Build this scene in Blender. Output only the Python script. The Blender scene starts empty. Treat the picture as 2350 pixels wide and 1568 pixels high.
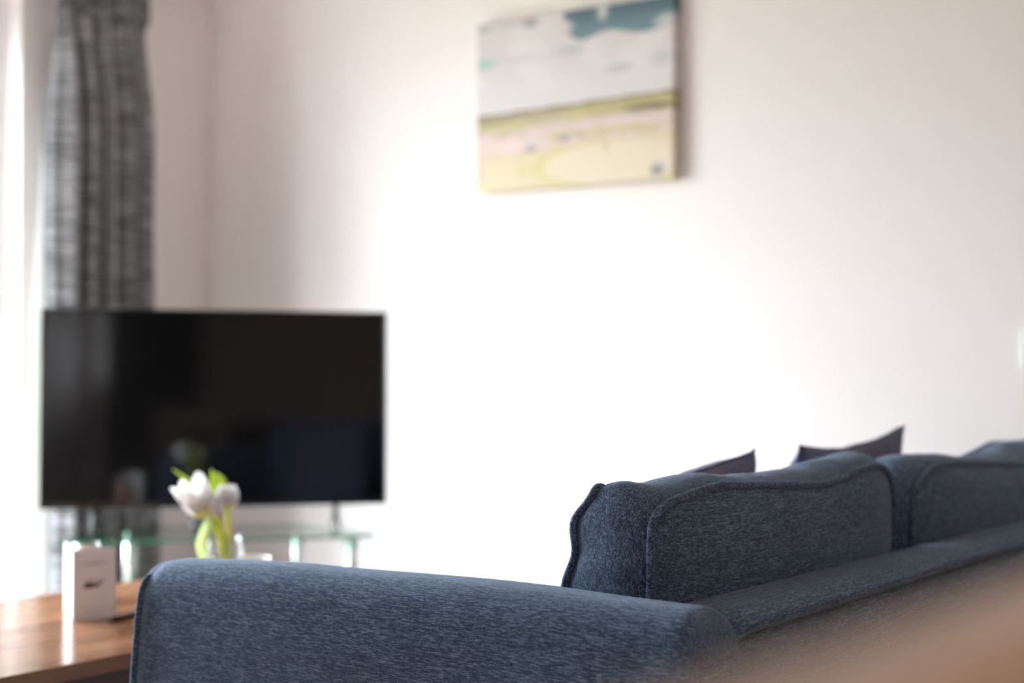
import bpy, bmesh, math, random
from mathutils import Vector, Matrix, noise

scene = bpy.context.scene
COL = scene.collection
R = math.radians

# ---------------------------------------------------------------- camera
ZC = 0.95                       # eye height of the photograph
FPX = 3400.0                    # focal length in pixels of a 2350 px wide frame
HOR = 815.0                     # pixel row of the horizon
VIEW = R(36.6)                  # view turned left from the +Y axis
cam_data = bpy.data.cameras.new('camera')
cam = bpy.data.objects.new('camera', cam_data)
COL.objects.link(cam)
cam_data.sensor_width = 36.0
cam_data.lens = FPX / 2350.0 * 36.0
cam_data.clip_start = 0.02
cam_data.clip_end = 200
PITCH = math.atan((HOR - 784.0) / FPX)
ROLL = R(0.35)
cam.matrix_world = (Matrix.Translation((0, 0, ZC)) @ Matrix.Rotation(VIEW, 4, 'Z')
                    @ Matrix.Rotation(R(90) + PITCH, 4, 'X') @ Matrix.Rotation(ROLL, 4, 'Z'))
cam_data.dof.use_dof = True
cam_data.dof.focus_distance = 1.78
cam_data.dof.aperture_fstop = 2.4
cam_data.dof.aperture_blades = 0
scene.camera = cam

# ---------------------------------------------------------------- world, lights, exposure
world = bpy.data.worlds.new('overcast_sky')
scene.world = world
world.use_nodes = True
wn = world.node_tree.nodes; wl = world.node_tree.links
wn.clear()
wo = wn.new('ShaderNodeOutputWorld'); wb = wn.new('ShaderNodeBackground')
wb.inputs[0].default_value = (0.81, 0.91, 1.0, 1)
SKY = 15.0
wl.new(wb.outputs[0], wo.inputs[0])
# overcast sky: the zenith three times as bright as the horizon
wt = wn.new('ShaderNodeTexCoord'); wsep = wn.new('ShaderNodeSeparateXYZ'); wmr = wn.new('ShaderNodeMapRange')
wl.new(wt.outputs['Generated'], wsep.inputs[0]); wl.new(wsep.outputs['Z'], wmr.inputs[0])
wmr.inputs[1].default_value = 0.0; wmr.inputs[2].default_value = 1.0; wmr.inputs[3].default_value = SKY; wmr.inputs[4].default_value = SKY * 3
wl.new(wmr.outputs[0], wb.inputs[1])

XW = -3.96     # window wall
YW = 3.54      # picture wall
XE = 4.2       # far side of the room
YS = -4.6      # wall behind the photographer
ZT = 2.42      # ceiling

def area(name, loc, rot, sx, sy, power, color, portal=False):
    l = bpy.data.lights.new(name, 'AREA'); l.shape = 'RECTANGLE'; l.size = sx; l.size_y = sy
    l.energy = power; l.color = color
    if portal: l.cycles.is_portal = True
    o = bpy.data.objects.new(name, l); COL.objects.link(o)
    o.location = loc; o.rotation_euler = rot
    return o
area('window_portal', (XW - 0.20, 1.77, 1.06), (0, R(-90), 0), 2.12, 2.04, 1, (1, 1, 1), True)
def lamp(name, loc, power, rad=0.05, col=(1.0, 0.74, 0.50)):
    l = bpy.data.lights.new(name, 'SPOT'); l.energy = power; l.color = col; l.shadow_soft_size = rad
    l.spot_size = R(115); l.spot_blend = 1.0
    o = bpy.data.objects.new(name, l); COL.objects.link(o); o.location = loc
    return o
for i, (lx, ly, lp) in enumerate([(1.3, 0.3, 105), (1.3, -1.6, 70), (-0.9, -1.6, 12)]):  # warm spots added behind the camera as unseen fill light
    lamp('warm_fill_lamp', (lx, ly, ZT - 0.05), lp)

vs = scene.view_settings
vs.view_transform = 'Standard'; vs.look = 'None'; vs.gamma = 1.0
vs.use_curve_mapping = False
vs.exposure = 1.0
scene.cycles.max_bounces = 10
scene.cycles.diffuse_bounces = 6
scene.cycles.transparent_max_bounces = 16
scene.cycles.caustics_reflective = False
scene.cycles.caustics_refractive = False
scene.cycles.sample_clamp_indirect = 6.0
scene.cycles.use_denoising = True

# ---------------------------------------------------------------- helpers
VD = Vector((-math.sin(VIEW), math.cos(VIEW), 0)); VR = Vector((math.cos(VIEW), math.sin(VIEW), 0))
def at(px, z, row=None):
    """world point seen at pixel column px, at depth z"""
    p = VD * z + VR * (z * (px - 1175.0) / FPX)
    p.z = ZC - z * ((row if row is not None else HOR) - HOR) / FPX
    return p

def srgb(r, g, b, k=1.0):
    def f(c):
        c /= 255.0
        return (c / 12.92 if c <= 0.04045 else ((c + 0.055) / 1.055) ** 2.4) * k
    return (f(r), f(g), f(b), 1)

def link_obj(name, mesh, mats=None, parent=None, loc=(0, 0, 0), smooth=False):
    o = bpy.data.objects.new(name, mesh); COL.objects.link(o)
    if mats:
        for m in (mats if isinstance(mats, (list, tuple)) else [mats]): mesh.materials.append(m)
    o.location = loc
    if parent is not None: o.parent = parent
    if smooth:
        for p in mesh.polygons: p.use_smooth = True
    return o

def from_bm(name, bm, mats=None, parent=None, loc=(0, 0, 0), smooth=False):
    bmesh.ops.recalc_face_normals(bm, faces=bm.faces)
    me = bpy.data.meshes.new(name); bm.to_mesh(me); bm.free()
    return link_obj(name, me, mats, parent, loc, smooth)

def thing(name, label, cat, loc=(0, 0, 0), rotz=0, group=None):
    o = bpy.data.objects.new(name, None); COL.objects.link(o)
    o.empty_display_size = 0.1
    o.location = loc; o.rotation_euler = (0, 0, rotz)
    tag(o, label, cat, group); return o
def tag(o, label=None, cat=None, group=None, kind=None):
    if label: o['label'] = label
    if cat: o['category'] = cat
    if group: o['group'] = group
    if kind: o['kind'] = kind
    return o

def add_box(bm, x0, x1, y0, y1, z0, z1, bevel=0.0, seg=2):
    r = bmesh.ops.create_cube(bm, size=1.0)
    vs_ = r['verts']
    for v in vs_:
        v.co = Vector((x0 + (v.co.x + .5) * (x1 - x0), y0 + (v.co.y + .5) * (y1 - y0), z0 + (v.co.z + .5) * (z1 - z0)))
    if bevel > 0:
        es = list({e for v in vs_ for e in v.link_edges})
        bmesh.ops.bevel(bm, geom=es, offset=bevel, segments=seg, profile=0.5, affect='EDGES')
def box(name, x0, x1, y0, y1, z0, z1, mats=None, parent=None, bevel=0.0, seg=2):
    bm = bmesh.new(); add_box(bm, x0, x1, y0, y1, z0, z1, bevel, seg)
    return from_bm(name, bm, mats, parent)

def add_tube(bm, pts, rad, n=10, closed=False, caps=True):
    """tube along a list of points; rad may be a list"""
    N = len(pts); pts = [Vector(p) for p in pts]
    rings = []
    ref = None
    for i, p in enumerate(pts):
        if closed: t = pts[(i + 1) % N] - pts[i - 1]
        else: t = pts[min(i + 1, N - 1)] - pts[max(i - 1, 0)]
        t.normalize()
        if ref is None:
            ref = Vector((0, 0, 1)) if abs(t.z) < 0.9 else Vector((1, 0, 0))
        a = (ref - t * ref.dot(t)); a.normalize(); b = t.cross(a); ref = a
        r = rad[i] if isinstance(rad, (list, tuple)) else rad
        rings.append([bm.verts.new(p + a * (r * math.cos(2 * math.pi * k / n)) + b * (r * math.sin(2 * math.pi * k / n))) for k in range(n)])
    m = N if closed else N - 1
    for i in range(m):
        A, B = rings[i], rings[(i + 1) % N]
        for k in range(n):
            bm.faces.new((A[k], A[(k + 1) % n], B[(k + 1) % n], B[k]))
    if not closed and caps:
        bm.faces.new(rings[0]); bm.faces.new(list(reversed(rings[-1])))
def tube(name, pts, rad, mats=None, parent=None, n=10, closed=False):
    bm = bmesh.new(); add_tube(bm, pts, rad, n, closed)
    return from_bm(name, bm, mats, parent, smooth=True)

def lathe(name, prof, mats=None, parent=None, n=40, loc=(0, 0, 0), close=False):
    bm = bmesh.new(); rings = []
    for r, z in prof:
        rings.append([bm.verts.new((r * math.cos(2 * math.pi * k / n), r * math.sin(2 * math.pi * k / n), z)) for k in range(n)])
    rng = len(rings) if close else len(rings) - 1
    for i in range(rng):
        A, B = rings[i], rings[(i + 1) % len(rings)]
        for k in range(n): bm.faces.new((A[k], A[(k + 1) % n], B[(k + 1) % n], B[k]))
    if not close:
        bm.faces.new(rings[0]); bm.faces.new(rings[-1])
    return from_bm(name, bm, mats, parent, loc, smooth=True)

def loft(bm, rings, closed_ring=True, cap=True):
    vr = [[bm.verts.new(p) for p in r] for r in rings]
    n = len(vr[0])
    for A, B in zip(vr[:-1], vr[1:]):
        for k in range(n if closed_ring else n - 1):
            bm.faces.new((A[k], A[(k + 1) % n], B[(k + 1) % n], B[k]))
    if cap and closed_ring:
        bm.faces.new(vr[0]); bm.faces.new(list(reversed(vr[-1])))
    return vr

# ---------------------------------------------------------------- materials
def new_mat(name):
    m = bpy.data.materials.new(name); m.use_nodes = True
    nt = m.node_tree; b = nt.nodes['Principled BSDF']
    return m, nt, b
def plain(name, col, rough=0.5, metal=0.0, bump=0.0, bscale=200, spec=0.5, var=0.0):
    m, nt, b = new_mat(name)
    b.inputs['Base Color'].default_value = col
    b.inputs['Roughness'].default_value = rough
    b.inputs['Metallic'].default_value = metal
    b.inputs['Specular IOR Level'].default_value = spec
    tc = nt.nodes.new('ShaderNodeTexCoord'); no = nt.nodes.new('ShaderNodeTexNoise')
    no.inputs['Scale'].default_value = bscale; no.inputs['Detail'].default_value = 3
    nt.links.new(tc.outputs['Object'], no.inputs['Vector'])
    if bump > 0:
        bp = nt.nodes.new('ShaderNodeBump'); bp.inputs['Strength'].default_value = bump; bp.inputs['Distance'].default_value = 0.002
        nt.links.new(no.outputs['Fac'], bp.inputs['Height']); nt.links.new(bp.outputs[0], b.inputs['Normal'])
    if var > 0:
        mx = nt.nodes.new('ShaderNodeMixRGB'); mx.inputs[1].default_value = tuple(c * (1 - var) for c in col[:3]) + (1,)
        mx.inputs[2].default_value = tuple(min(1, c * (1 + var)) for c in col[:3]) + (1,)
        nt.links.new(no.outputs['Fac'], mx.inputs[0]); nt.links.new(mx.outputs[0], b.inputs['Base Color'])
    return m

def melange(name, axis, dark, mid, light, s_along=95, s_across=1000, sheen=0.25, tilt=0.0):
    """woven marl cloth: short flecks along one axis plus a fine cross thread"""
    m, nt, b = new_mat(name); N = nt.nodes.new; L = nt.links.new
    tc = N('ShaderNodeTexCoord')
    def nz(sc, detail, rough=0.55, dist=0.0):
        mp = N('ShaderNodeMapping'); mp.inputs['Scale'].default_value = sc
        no = N('ShaderNodeTexNoise'); no.inputs['Scale'].default_value = 1.0
        no.inputs['Detail'].default_value = detail; no.inputs['Roughness'].default_value = rough
        no.inputs['Distortion'].default_value = dist
        L(tc.outputs['Object'], mp.inputs['Vector']); L(mp.outputs[0], no.inputs['Vector'])
        return no.outputs['Fac']
    def sc(al, ac):
        v = [ac, ac, ac]; v[axis] = al; return v
    fle = nz(sc(s_along, s_across), 3.0, 0.62)
    thr = nz(sc(s_across * 1.7, s_across * 0.22), 2.0)          # cross threads
    fine = nz([1500, 1500, 1500], 1.0)
    big = nz(sc(5, 14), 3.0)
    def ramp(src, a, c):
        r = N('ShaderNodeMapRange'); r.inputs[1].default_value = a; r.inputs[2].default_value = c
        r.interpolation_type = 'SMOOTHSTEP'
        L(src, r.inputs[0]); return r.outputs[0]
    lon = nz(sc(s_along * 0.22, s_across * 0.42), 3.0, 0.6)
    av = N('ShaderNodeMath'); av.operation = 'MULTIPLY_ADD'; av.inputs[1].default_value = 0.30; L(lon, av.inputs[0])
    hf = N('ShaderNodeMath'); hf.operation = 'MULTIPLY'; hf.inputs[1].default_value = 0.70; L(fle, hf.inputs[0]); L(hf.outputs[0], av.inputs[2])
    fle = av.outputs[0]
    f1 = ramp(fle, 0.38, 0.62)
    f2 = ramp(thr, 0.50, 0.68)
    f3 = ramp(fine, 0.40, 0.62)
    m1 = N('ShaderNodeMixRGB'); m1.inputs[1].default_value = dark; m1.inputs[2].default_value = mid
    wv = N('ShaderNodeMath'); wv.operation = 'MULTIPLY_ADD'; wv.inputs[1].default_value = 0.45; wv.inputs[2].default_value = -0.2; L(f3, wv.inputs[0])
    sm_ = N('ShaderNodeMath'); sm_.operation = 'ADD'; sm_.use_clamp = True; L(f1, sm_.inputs[0]); L(wv.outputs[0], sm_.inputs[1]); L(sm_.outputs[0], m1.inputs[0])
    # highlights: flecks x fine
    mu = N('ShaderNodeMath'); mu.operation = 'MULTIPLY'; L(ramp(fle, 0.48, 0.64), mu.inputs[0]); L(f3, mu.inputs[1])
    m2 = N('ShaderNodeMixRGB'); L(m1.outputs[0], m2.inputs[1]); m2.inputs[2].default_value = light
    L(mu.outputs[0], m2.inputs[0])
    mu2 = N('ShaderNodeMath'); mu2.operation = 'MULTIPLY'; L(f2, mu2.inputs[0]); mu2.inputs[1].default_value = 0.30
    m3 = N('ShaderNodeMixRGB'); L(m2.outputs[0], m3.inputs[1]); m3.inputs[2].default_value = light
    L(mu2.outputs[0], m3.inputs[0])
    m4 = N('ShaderNodeMixRGB'); m4.blend_type = 'MULTIPLY'; m4.inputs[0].default_value = 1.0
    mr = N('ShaderNodeMapRange'); mr.inputs[1].default_value = 0.3; mr.inputs[2].default_value = 0.7
    mr.inputs[3].default_value = 0.86; mr.inputs[4].default_value = 1.12; L(big, mr.inputs[0])
    L(m3.outputs[0], m4.inputs[1]); L(mr.outputs[0], m4.inputs[2])
    L(m4.outputs[0], b.inputs['Base Color'])
    b.inputs['Roughness'].default_value = 0.92
    b.inputs['Specular IOR Level'].default_value = 0.15
    b.inputs['Sheen Weight'].default_value = sheen; b.inputs['Sheen Roughness'].default_value = 0.45
    b.inputs['Sheen Tint'].default_value = (0.75, 0.85, 1.0, 1)
    bp = N('ShaderNodeBump'); bp.inputs['Strength'].default_value = 0.35; bp.inputs['Distance'].default_value = 0.0004
    ad = N('ShaderNodeMath'); ad.operation = 'ADD'; L(f1, ad.inputs[0]); L(f3, ad.inputs[1])
    L(ad.outputs[0], bp.inputs['Height']); L(bp.outputs[0], b.inputs['Normal'])
    return m

DK, MD, LT = (0.013, 0.027, 0.063, 1), (0.072, 0.122, 0.222, 1), (0.30, 0.38, 0.50, 1)
fab_x = melange('blue_grey_marl_cloth_x', 0, DK, MD, LT)
fab_y = melange('blue_grey_marl_cloth_y', 1, DK, MD, LT)
fab_z = melange('blue_grey_marl_cloth_z', 2, DK, MD, LT, s_along=380, s_across=800)
fab_pipe = melange('blue_grey_piping_cloth', 2, DK, MD, LT, s_along=500, s_across=500)

def wood(name, c1, c2, c3, rough=0.3, axis=1, coat=0.0, spec=0.5):
    m, nt, b = new_mat(name); N = nt.nodes.new; L = nt.links.new
    tc = N('ShaderNodeTexCoord'); mp = N('ShaderNodeMapping'); s = [26, 26, 26]; s[axis] = 1.6
    mp.inputs['Scale'].default_value = s
    no = N('ShaderNodeTexNoise'); no.inputs['Scale'].default_value = 1; no.inputs['Detail'].default_value = 6; no.inputs['Distortion'].default_value = 0.6
    cr = N('ShaderNodeValToRGB'); e = cr.color_ramp.elements
    e[0].position = 0.3; e[0].color = c1; e[1].position = 0.72; e[1].color = c3
    k = cr.color_ramp.elements.new(0.5); k.color = c2
    L(tc.outputs['Object'], mp.inputs['Vector']); L(mp.outputs[0], no.inputs['Vector']); L(no.outputs['Fac'], cr.inputs[0])
    L(cr.outputs[0], b.inputs['Base Color']); b.inputs['Roughness'].default_value = rough
    b.inputs['Coat Weight'].default_value = coat; b.inputs['Coat Roughness'].default_value = 0.12
    b.inputs['Specular IOR Level'].default_value = spec
    bp = N('ShaderNodeBump'); bp.inputs['Strength'].default_value = 0.12; bp.inputs['Distance'].default_value = 0.001
    L(no.outputs['Fac'], bp.inputs['Height']); L(bp.outputs[0], b.inputs['Normal'])
    return m

def clear_glass(name, tint=(1, 1, 1, 1), glossy=0.9, base=0.05):
    m = bpy.data.materials.new(name); m.use_nodes = True; nt = m.node_tree; nt.nodes.clear()
    N = nt.nodes.new; L = nt.links.new
    out = N('ShaderNodeOutputMaterial'); tr = N('ShaderNodeBsdfTransparent'); gl = N('ShaderNodeBsdfGlossy')
    mx = N('ShaderNodeMixShader')
    tr.inputs[0].default_value = tint; gl.inputs[0].default_value = (glossy, glossy, glossy, 1); gl.inputs['Roughness'].default_value = 0.01
    # thin sheet: Fresnel from the geometric normal, never total internal reflection
    ge = N('ShaderNodeNewGeometry'); mul = N('ShaderNodeVectorMath'); mul.operation = 'DOT_PRODUCT'
    L(ge.outputs['Normal'], mul.inputs[0]); L(ge.outputs['Incoming'], mul.inputs[1])
    ab = N('ShaderNodeMath'); ab.operation = 'ABSOLUTE'; L(mul.outputs['Value'], ab.inputs[0])
    om = N('ShaderNodeMath'); om.operation = 'SUBTRACT'; om.inputs[0].default_value = 1; L(ab.outputs[0], om.inputs[1])
    pw = N('ShaderNodeMath'); pw.operation = 'POWER'; L(om.outputs[0], pw.inputs[0]); pw.inputs[1].default_value = 5
    mr = N('ShaderNodeMath'); mr.operation = 'MULTIPLY_ADD'; L(pw.outputs[0], mr.inputs[0]); mr.inputs[1].default_value = 0.97 - base; mr.inputs[2].default_value = base
    L(mr.outputs[0], mx.inputs[0]); L(tr.outputs[0], mx.inputs[1]); L(gl.outputs[0], mx.inputs[2])
    L(mx.outputs[0], out.inputs[0])
    return m

wall_m = plain('warm_white_wall_paint', srgb(240, 230, 226), 0.85, bump=0.05, bscale=350)
ceil_m = plain('white_ceiling_paint', srgb(242, 238, 236), 0.9, bump=0.05, bscale=300)
trim_m = plain('white_gloss_trim_paint', srgb(238, 238, 236), 0.35)
floor_m = plain('beige_carpet', srgb(184, 174, 168), 0.95, bump=0.6, bscale=900, var=0.15)
upvc = plain('white_window_plastic', srgb(240, 242, 242), 0.3)
pane_m = clear_glass('window_pane_glass')
chrome = plain('polished_chrome', (0.62, 0.62, 0.62, 1), 0.16, 1.0)
black_gloss = plain('black_glossy_plastic', (0.006, 0.006, 0.007, 1), 0.15)
black_matt = plain('black_satin_plastic', (0.012, 0.012, 0.013, 1), 0.45, bump=0.1, bscale=600)

# ---------------------------------------------------------------- room shell
TH = 0.25
WY0, WY1, WZ1 = 0.75, 2.77, 2.05           # patio window opening
def struct(o): o['kind'] = 'structure'; return o
struct(box('floor', XW - TH, XE + TH, YS - TH, YW + TH, -0.2, 0.0, floor_m))
struct(box('ceiling', XW - TH, XE + TH, YS - TH, YW + TH, ZT, ZT + 0.2, ceil_m))
struct(box('wall_back', XW - TH, XE + TH, YW, YW + TH, 0, ZT, wall_m))
K0, K1, KZ0, KZ1 = -4.45, -3.87, 1.30, 2.10       # small window in the far corner (seen mirrored in the screen)
bm = bmesh.new()
add_box(bm, XE, XE + TH, K1, YW, 0, ZT); add_box(bm, XE, XE + TH, YS, K0, 0, ZT); add_box(bm, XE, XE + TH, K0, K1, 0, KZ0); add_box(bm, XE, XE + TH, K0, K1, KZ1, ZT)
struct(from_bm('wall_right', bm, wall_m))
struct(box('wall_front', XW - TH, XE + TH, YS - TH, YS, 0, ZT, wall_m))
bm = bmesh.new()
add_box(bm, XW - TH, XW, WY1, YW, 0, ZT); add_box(bm, XW - TH, XW, YS, WY0, 0, ZT)
add_box(bm, XW - TH, XW, WY0, WY1, WZ1, ZT)
struct(from_bm('wall_left', bm, wall_m))
struct(box('baseboard_back', XW, XE, YW - 0.018, YW, 0, 0.12, trim_m, bevel=0.004))
struct(box('baseboard_left', XW, XW + 0.018, WY1 + 0.02, YW - 0.018, 0, 0.12, trim_m, bevel=0.004))
struct(box('baseboard_right', XE - 0.018, XE, YS, YW - 0.018, 0, 0.12, trim_m, bevel=0.004))
struct(box('baseboard_front', XW, XE - 0.018, YS, YS + 0.018, 0, 0.12, trim_m, bevel=0.004))
# patio window: outer frame, three leaves with panes
win = bpy.data.objects.new('window_1', None); COL.objects.link(win); win.location = (XW - 0.13, WY0, 0)
win['kind'] = 'structure'
FX0, FX1 = -0.035, 0.035
def wbox(name, y0, y1, z0, z1, m, par, dx=0.0, th=None):
    a, c = (FX0, FX1) if th is None else (-th / 2, th / 2)
    return box(name, a + dx, c + dx, y0, y1, z0, z1, m, par, bevel=0.004 if th is None else 0)
Wd = WY1 - WY0
bm = bmesh.new()
for a in ((0, 0.05, 0.0, WZ1), (Wd - 0.05, Wd, 0.0, WZ1), (0.05, Wd - 0.05, WZ1 - 0.06, WZ1), (0.05, Wd - 0.05, 0.0, 0.05)):
    add_box(bm, -0.04, 0.04, a[0], a[1], a[2], a[3], 0.004)
from_bm('window_frame', bm, upvc, win)
lw = (Wd - 0.10) / 3
for i in range(3):
    y0 = 0.05 + i * lw; y1 = y0 + lw
    bm = bmesh.new()
    for a in ((y0, y0 + 0.07, 0.05, WZ1 - 0.06), (y1 - 0.07, y1, 0.05, WZ1 - 0.06), (y0 + 0.07, y1 - 0.07, WZ1 - 0.13, WZ1 - 0.06), (y0 + 0.07, y1 - 0.07, 0.05, 0.14)):
        add_box(bm, -0.03, 0.03, a[0], a[1], a[2], a[3], 0.005)
    sash = from_bm('window_sash', bm, upvc, win)
    box('pane', -0.004, 0.004, y0 + 0.07, y1 - 0.07, 0.14, WZ1 - 0.13, pane_m, sash)
# outside ground
patio = plain('grey_patio_paving', srgb(104, 102, 98), 0.9, bump=0.3, bscale=40, var=0.2)
struct(box('patio_slab_1', XW - TH - 3.0, XW - TH, -4, 7, -0.25, -0.12, patio))  # patio paving, unseen outside the window wall
lawn = plain('lawn_grass', srgb(84, 94, 68), 0.95, bump=0.8, bscale=120, var=0.35)
tag(box('lawn', XW - TH - 40.0, XW - TH - 3.0, -30, 30, -0.30, -0.13, lawn), 'green mown lawn outside beyond the patio', 'lawn', kind='stuff')
win2 = bpy.data.objects.new('window_2', None); COL.objects.link(win2); win2.location = (XE + 0.13, K0, KZ0); win2['kind'] = 'structure'
kw, kh = K1 - K0, KZ1 - KZ0
bm = bmesh.new()
for a in ((0, 0.05, 0, kh), (kw - 0.05, kw, 0, kh), (0.05, kw - 0.05, kh - 0.05, kh), (0.05, kw - 0.05, 0, 0.05)):
    add_box(bm, -0.035, 0.035, a[0], a[1], a[2], a[3], 0.004)
from_bm('window_frame', bm, upvc, win2)
box('pane', -0.004, 0.004, 0.05, kw - 0.05, 0.05, kh - 0.05, pane_m, win2)
# inner door on the wall behind the photographer
dark_oak = wood('dark_oak_veneer', srgb(70, 46, 32), srgb(88, 60, 42), srgb(104, 72, 50), 0.4, axis=2)
door = bpy.data.objects.new('door_1', None); COL.objects.link(door); door.location = (0.2, YS + 0.005, 0); door['kind'] = 'structure'
box('door_leaf', 0.0, 0.80, 0.0, 0.04, 0.006, 2.02, dark_oak, door, bevel=0.003)
bm = bmesh.new()
add_box(bm, -0.07, 0.0, 0, 0.03, 0, 2.09, 0.003); add_box(bm, 0.8, 0.87, 0, 0.03, 0, 2.09, 0.003); add_box(bm, 0.0, 0.8, 0, 0.03, 2.02, 2.09, 0.003)
from_bm('door_frame', bm, trim_m, door)
tube('door_handle', [(0.74, 0.04, 1.0), (0.74, 0.085, 1.0), (0.73, 0.09, 1.0), (0.62, 0.09, 1.0)], 0.009, chrome, door)
# kitchen units along the far right wall
unit_m = plain('charcoal_cabinet_lacquer', srgb(38, 36, 36), 0.45)
def unit(name, label, y0, y1, h, doors, depth=0.58):
    t = thing(name, label, 'cabinet', (XE - depth / 2 - 0.002, (y0 + y1) / 2, 0), 0, 'kitchen units on the far wall')
    w = (y1 - y0) / 2 - 0.001; d = depth / 2
    box('carcass', -d + 0.022, d, -w, w, 0.1, h, unit_m, t); box('plinth', -d + 0.06, d, -w, w, 0, 0.0995, black_matt, t)
    for k, (za, zb) in enumerate(doors):
        dr = box('door', -d, -d + 0.020, -w + 0.002, w - 0.002, za, zb, unit_m, t, bevel=0.002)
        zc_ = zb - 0.12 if za < 0.5 else za + 0.12
        tube('handle', [(-d, w - 0.06, zc_ - 0.08), (-d - 0.025, w - 0.06, zc_ - 0.08), (-d - 0.025, w - 0.06, zc_ + 0.08), (-d, w - 0.06, zc_ + 0.08)], 0.005, chrome, dr, 8)
unit('tall_cabinet', 'tall charcoal cabinet beside the small window on the far wall', -3.80, -3.20, 2.10, ((0.102, 1.05), (1.054, 2.098)))
unit('base_cabinet', 'low charcoal base cabinet next to the tall cabinet on the far wall', -3.20, -2.60, 0.87, ((0.102, 0.868),))
unit('base_cabinet', 'low charcoal base cabinet at the sofa end of the far wall run', -2.60, -2.00, 0.87, ((0.102, 0.868),))
wt_ = box('worktop', XE - 0.60, XE - 0.002, -3.198, -1.99, 0.871, 0.909, plain('pale_stone_worktop', srgb(190, 182, 174), 0.3, var=0.1), None, bevel=0.003)
tag(wt_, 'pale stone worktop over the two low charcoal cabinets on the far wall', 'worktop')
# chrome rims added around the unseen fill lamps
DLAB = {(1.3, 0.3): 'round chrome rim around the added fill lamp nearest the sofa', (1.3, -1.6): 'round chrome rim around the added fill lamp in the middle of the ceiling', (-0.9, -1.6): 'round chrome rim around the added fill lamp nearest the patio window'}
for (lx, ly) in [(1.3, 0.3), (1.3, -1.6), (-0.9, -1.6)]:
    t = thing('fill_lamp_rim', DLAB[lx, ly], 'light', (lx, ly, ZT), 0, 'added fill lamps on the ceiling')
    lathe('rim', [(0.034, -0.001), (0.048, -0.001), (0.048, -0.006), (0.040, -0.009), (0.034, -0.006)], chrome, t, 32, close=True)

# ---------------------------------------------------------------- wall switch
sw = thing('light_switch', 'white wall switch plate on the picture wall at the right edge of the photo', 'switch', (-1.045, YW, 0.967))
box('plate', -0.078, 0.078, -0.010, -0.0003, -0.046, 0.052, plain('white_switch_plastic', srgb(236, 234, 232), 0.35), sw, bevel=0.004)
rock_m = plain('dark_grey_switch_rocker', srgb(70, 68, 66), 0.35)
for i, xx in enumerate((-0.045, 0.0, 0.045)):
    box('rocker', xx - 0.016, xx + 0.016, -0.0150, -0.0095, -0.032, 0.006, rock_m, sw, bevel=0.002)

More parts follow.
